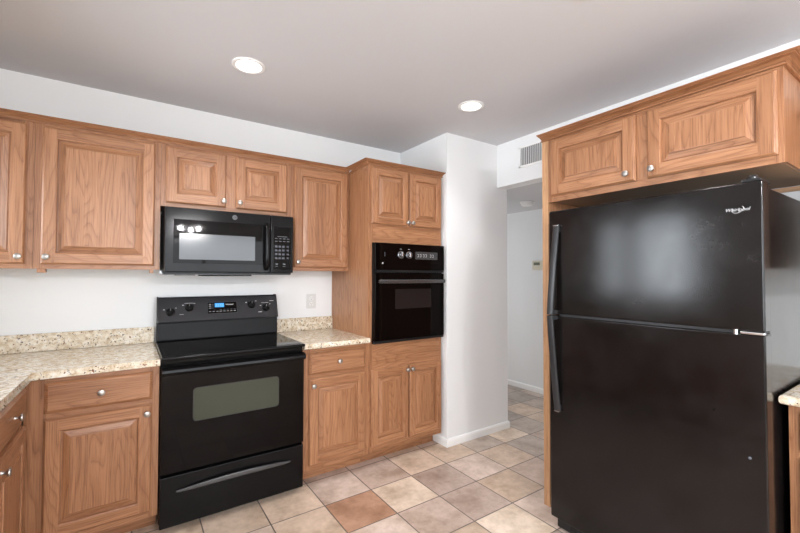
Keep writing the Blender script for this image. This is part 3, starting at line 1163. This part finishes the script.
# ------------------------------------------------------------------ microwave
mw = thing('microwave', 'black over-the-range microwave under the short cabinet', 'microwave', (.018, 0, 1.361))
MW, MH, MD = .763, .3935, .398
b = MB()
b.box(0, MW, -.001, -MD + .045, 0, MH, M_BPLAST, 'z', .003)
b.build('body', mw)
b = MB()
b.box(.012, MW - .012, -.03, -MD + .02, -.006, -.0002, M_BPLAST, 'z')
b.build('underside', mw, smooth=False)
b = MB()
b.box(.20, .50, -.22, -MD + .05, -.014, -.0062, M_VOID, 'z', .002)
b.build('grease_filter', mw)
b = MB()
b.box(.06, .17, -.27, -MD + .06, -.011, -.0062, M_STEEL, 'z', .002)
b.build('lamp_cover', mw)
DX = .6085
b = MB()
b.box(.001, DX - .001, -MD + .0455, -MD, .008, MH - .001, M_BLACK, 'z', .006, 3)
md = b.build('door', mw)
b = MB()
b.box(.045, .553, -MD - .0002, -MD - .0030, .062, .322, M_BGLASS, 'z', .0012, 2)
gp = b.build('door_glass', md)
b = MB()
b.box(.075, .507, -MD - .0028, -MD - .0037, .085, .240, M_MWGLASS, 'z')
o = b.build('window', md, smooth=False)
o['label'] = 'grey mesh viewing window'
b = MB()
hx = .580
b.bar([(hx, -MD, .030), (hx, -MD - .020, .040), (hx, -MD - .034, .062), (hx, -MD - .036, .12), (hx, -MD - .036, .24), (hx, -MD - .034, .300), (hx, -MD - .020, .318), (hx, -MD, .328)], .026, .016, M_BLACK, (1, 0, 0))
b.build('handle', md)
b = MB()
b.lathe([(.0150, 0), (.0150, .0014), (.0132, .0022)], (.382, -MD + .0002, .357), (0, -1, 0), M_BADGE, 28)
bg_ = b.build('badge', md)
text_mesh('monogram', 'GE', .0165, M_BPLAST, bg_, (.382, -MD - .0023, .357), (R(90), 0, 0), .25, .0002, .0003)
b = MB()
b.box(DX + .001, MW - .001, -MD + .0455, -MD + .001, .008, MH - .001, M_BLACK, 'z', .006, 3)
cp = b.build('control_panel', mw)
b = MB()
b.box(.626, .745, -MD + .0012, -MD - .0005, .030, .318, M_BGLASS, 'z', .0006, 1)
kp = b.build('keypad', cp)
b = MB()
b.box(.632, .739, -MD - .0004, -MD - .0010, .270, .308, M_BGLASS, 'z')
b.build('display', cp, smooth=False)
k = Each('key', cp)
yk0, yk1 = -MD - .0004, -MD - .0010
for z in (.236, .218):
    for q in range(4):
        x = .636 + q * .027
        k.box(x, x + .017, yk0, yk1, z, z + .0035, M_SOFTPRINT)
for r_ in range(4):
    for q in range(3):
        x, z = .637 + q * .024, .178 - r_ * .026
        k.box(x, x + .016, yk0, yk1, z, z + .013, M_KEYTOP)
    k.box(.716, .730, yk0, yk1, .180 - r_ * .026, .190 - r_ * .026, M_KEYTOP)
for x in (.640, .690):
    k.box(x, x + .018, yk0, yk1, .064, .070, M_SOFTPRINT)
    k.box(x, x + .018, yk0, yk1, .050, .053, M_SOFTPRINT)
k.box(.652, .718, yk0, yk1, .250, .253, M_SOFTPRINT)
b = MB()
b.lathe([(.010, 0), (.010, .012), (.005, .014)], (-.0095, -.32, .004), (0, 0, 1), M_STEEL, 14)
b.box(-.020, -.001, -.312, -.325, .001, .006, M_STEEL)
b.build('side_clip', mw)

# ------------------------------------------------------------------ built-in wall oven
wo = thing('wall_oven', 'black built-in single oven with two knobs in the tall oak cabinet', 'oven', (1.2790, -TD - .0005, 0))
OW = .6400
A0, A1 = .866, 1.588
b = MB()
b.box(.030, OW - .030, .001, .52, .885, 1.570, M_BPLAST)
b.build('body', wo, smooth=False)
b = MB()
b.box(0, OW, 0, -.016, A0, A1, M_BLACK, 'z', .003)
b.build('frame', wo)
b = MB()
b.box(.002, OW - .002, -.0165, -.044, 1.392, A1 - .001, M_BGLASS, 'z', .004, 2)
cp = b.build('control_panel', wo)
b = MB()
b.box(.020, OW - .006, -.0165, -.0405, 1.374, 1.3915, M_BPLAST)
b.build('vent_strip', wo, smooth=False)
for x in (.222, .295):
    k = MB()
    k.lathe([(.028, 0), (.028, .003), (.020, .005), (.018, .020), (.015, .022)], (x, -.044, 1.505), (0, -1, 0), M_STEEL, 24)
    k.box(x - .004, x + .004, -.064, -.070, 1.490, 1.520, M_CHROME)
    k.build('knob', cp)
b = MB()
b.box(.353, .567, -.0438, -.0455, 1.474, 1.532, M_GREYDISP, 'z')
dp = b.build('clock_display', cp, smooth=False)
k = MB()
for q in ((.353, .567, 1.530, 1.532), (.353, .567, 1.474, 1.476), (.353, .355, 1.474, 1.532), (.565, .567, 1.474, 1.532)):
    k.box(q[0], q[1], -.0455, -.0462, q[2], q[3], M_STEEL)
for x in (.372, .395, .425, .448, .492, .515):
    k.box(x, x + .013, -.0455, -.0460, 1.492, 1.495, M_PRINT)
    k.box(x, x + .013, -.0455, -.0460, 1.510, 1.513, M_PRINT)
    k.box(x + .010, x + .013, -.0455, -.0460, 1.492, 1.513, M_PRINT)
k.build('clock_lettering', dp, smooth=False)
k = Each('marking', cp)
for x, z in ((.222, 1.545), (.295, 1.545)):
    k.box(x - .008, x + .008, -.0438, -.0445, z, z + .003, M_PRINT)
k.box(.060, .070, -.0438, -.0446, 1.435, 1.446, M_PRINT)
k.box(.080, .084, -.0438, -.0446, 1.49, 1.52, M_DIMPRINT)
b = MB()
b.box(.003, OW - .003, -.0165, -.042, A0 + .020, 1.368, M_BGLASS, 'z', .004, 2)
d = b.build('door', wo)
b = MB()
b.box(.173, .507, -.0418, -.0432, 1.108, 1.252, M_OWIN, 'z')
b.build('window', d, smooth=False)
b = MB()
b.bar([(.022, -.042 - .030, 1.309), (.10, -.074, 1.309), (.33, -.076, 1.309), (.55, -.074, 1.309), (OW - .022, -.042 - .030, 1.309)], .027, .016, M_STEEL, (0, 0, 1))
for x in (.030, OW - .044):
    b.box(x, x + .016, -.042, -.072, 1.301, 1.317, M_BPLAST)
o = b.build('handle', d)
o['label'] = 'smoked grey bar handle'
b = MB()
b.box(.003, OW - .003, -.0165, -.036, A0 + .001, A0 + .0185, M_BPLAST, 'z', .002)
b.build('bottom_trim', wo)

# ------------------------------------------------------------------ fixtures
for i, (lx, ly) in enumerate(LIGHTS):
    lab = ('round recessed ceiling light above the range', 'round recessed ceiling light nearer the hall opening', 'recessed ceiling light just past the top edge of the picture')[i]
    t = thing('recessed_light', lab, 'ceiling light', (lx, ly, H), 0, 'recessed lights in the kitchen ceiling')
    b = MB()
    b.lathe([(LR - .002, .0), (LR - .001, -.006), (LR + .012, -.007), (LR + .019, -.003), (LR + .019, -.0005)], (0, 0, 0), (0, 0, 1), M_TRIM, 40, caps=False)
    b.build('trim_ring', t)
    b = MB()
    b.lathe([(LR - .002, -.001), (LR - .012, .055), (LR - .012, .080)], (0, 0, 0), (0, 0, 1), M_CAN, 40, caps=False)
    b.build('can', t)
    b = MB()
    b.lathe([(LR - .013, .050), (LR - .018, .046), (.030, .040), (.001, .039)], (0, 0, 0), (0, 0, 1), M_LAMP, 32, caps=False)
    b.build('lens', t)
    l = bpy.data.lights.new('lamp', 'SPOT')
    l.energy, l.spot_size, l.spot_blend, l.shadow_soft_size, l.color = 24, R(112), 1.0, .05, (1.0, 0.985, 0.98)
    o = bpy.data.objects.new('lamp', l)
    C.objects.link(o)
    o.parent = t
    o.location = (0, 0, .012)

# three-shade lamp over the dining area behind the camera, mirrored in the microwave door
t = thing('pendant_lamp', 'three-shade dining lamp behind the camera, mirrored in the microwave glass', 'lamp', (0.58, -4.35, H))
b = MB()
b.lathe([(.06, -.001), (.06, -.02), (.012, -.03), (.010, -.38), (.03, -.39), (.03, -.42), (.004, -.43)], (0, 0, 0), (0, 0, 1), M_NICKEL, 20)
b.build('stem', t)
for k in range(3):
    a = R(40 + 120 * k)
    ex, ey = .135 * math.cos(a), .135 * math.sin(a)
    b = MB()
    b.bar([(0, 0, -.40), (ex * .5, ey * .5, -.425), (ex, ey, -.39)], .012, .012, M_NICKEL, (-math.sin(a), math.cos(a), 0))
    b.build('arm', t)
    b = MB()
    b.lathe([(.016, 0), (.022, -.012), (.036, -.045), (.040, -.070)], (ex, ey, -.38), (0, 0, 1), M_SHADE, 20, caps=False)
    b.build('lamp_shade', t)
    l = bpy.data.lights.new('bulb', 'POINT')
    l.energy, l.shadow_soft_size, l.color = 39, .022, (1.0, 0.99, 1.0)
    o = bpy.data.objects.new('bulb', l)
    C.objects.link(o)
    o.parent = t
    o.location = (ex, ey, -.465)

# outlet
t = thing('wall_outlet', 'white double wall outlet above the short granite backsplash', 'outlet', (1.068, -.0005, 1.144))
b = MB()
b.box(-.040, .040, 0, -.006, -.058, .058, M_PLATE, 'z', .003)
b.build('cover_plate', t)
for z in (-.022, .022):
    b = MB()
    b.lathe([(.0165, 0), (.0165, .0025), (.015, .0035)], (0, -.0055, z), (0, -1, 0), M_WPLAST, 24)
    s = b.build('socket', t)
    b = MB()
    for x in (-.007, .005):
        b.box(x, x + .0025, -.0088, -.0094, z - .002, z + .008, M_SLOT)
    b.lathe([(.0028, 0), (.0028, .0006)], (0, -.0088, z - .009), (0, -1, 0), M_SLOT, 10)
    b.build('slots', s, smooth=False)

# vent in the header (local: faces -y, local x towards the camera)
t = thing('air_vent', 'grey-white louvred air vent high on the header over the hall opening', 'vent', (XR - .0005, -.905, 2.333), -90)
VW, VH = .345, .086
b = MB()
for q in ((0, VW, VH - .014, VH), (0, VW, -VH, -VH + .014), (0, .014, -VH, VH), (VW - .014, VW, -VH, VH)):
    b.box(q[0], q[1], 0, -.008, q[2], q[3], M_TRIM)
b.build('frame', t, smooth=False)
b = MB()
b.box(.012, VW - .012, -.0002, -.0012, -VH + .012, VH - .012, M_VENTBACK)
b.build('backing', t, smooth=False)
b = MB()
k = 0
x = .017
while x < VW - .022:
    b.prism([(x, -.0015), (x + .003, -.0015), (x + .015, -.0095), (x + .011, -.0095)], 'z', -VH + .013, VH - .013, M_VENT)
    x += .0180
b.build('louvres', t, smooth=False)

# hall fittings
t = thing('smoke_detector', 'round white smoke detector on the hall ceiling', 'smoke detector', (3.293, -.38, HZ - .0005))
b = MB()
b.lathe([(.072, 0), (.072, -.010), (.066, -.014)], (0, 0, 0), (0, 0, 1), M_WPLAST, 32)
b.build('base', t)
b = MB()
b.lathe([(.060, -.0142), (.060, -.030), (.050, -.040), (.020, -.043), (.004, -.043)], (0, 0, 0), (0, 0, 1), M_WPLAST, 32)
b.build('cover', t)
t = thing('thermostat', 'small almond thermostat on the far hall wall', 'thermostat', (XH - .0005, -.095, 1.418), -90)
b = MB()
b.box(0, .175, 0, -.026, 0, .108, M_ALMOND, 'z', .006)
b.build('case', t)
b = MB()
b.box(.022, .105, -.0258, -.0272, .056, .088, M_LCD, 'z')
b.build('display', t, smooth=False)
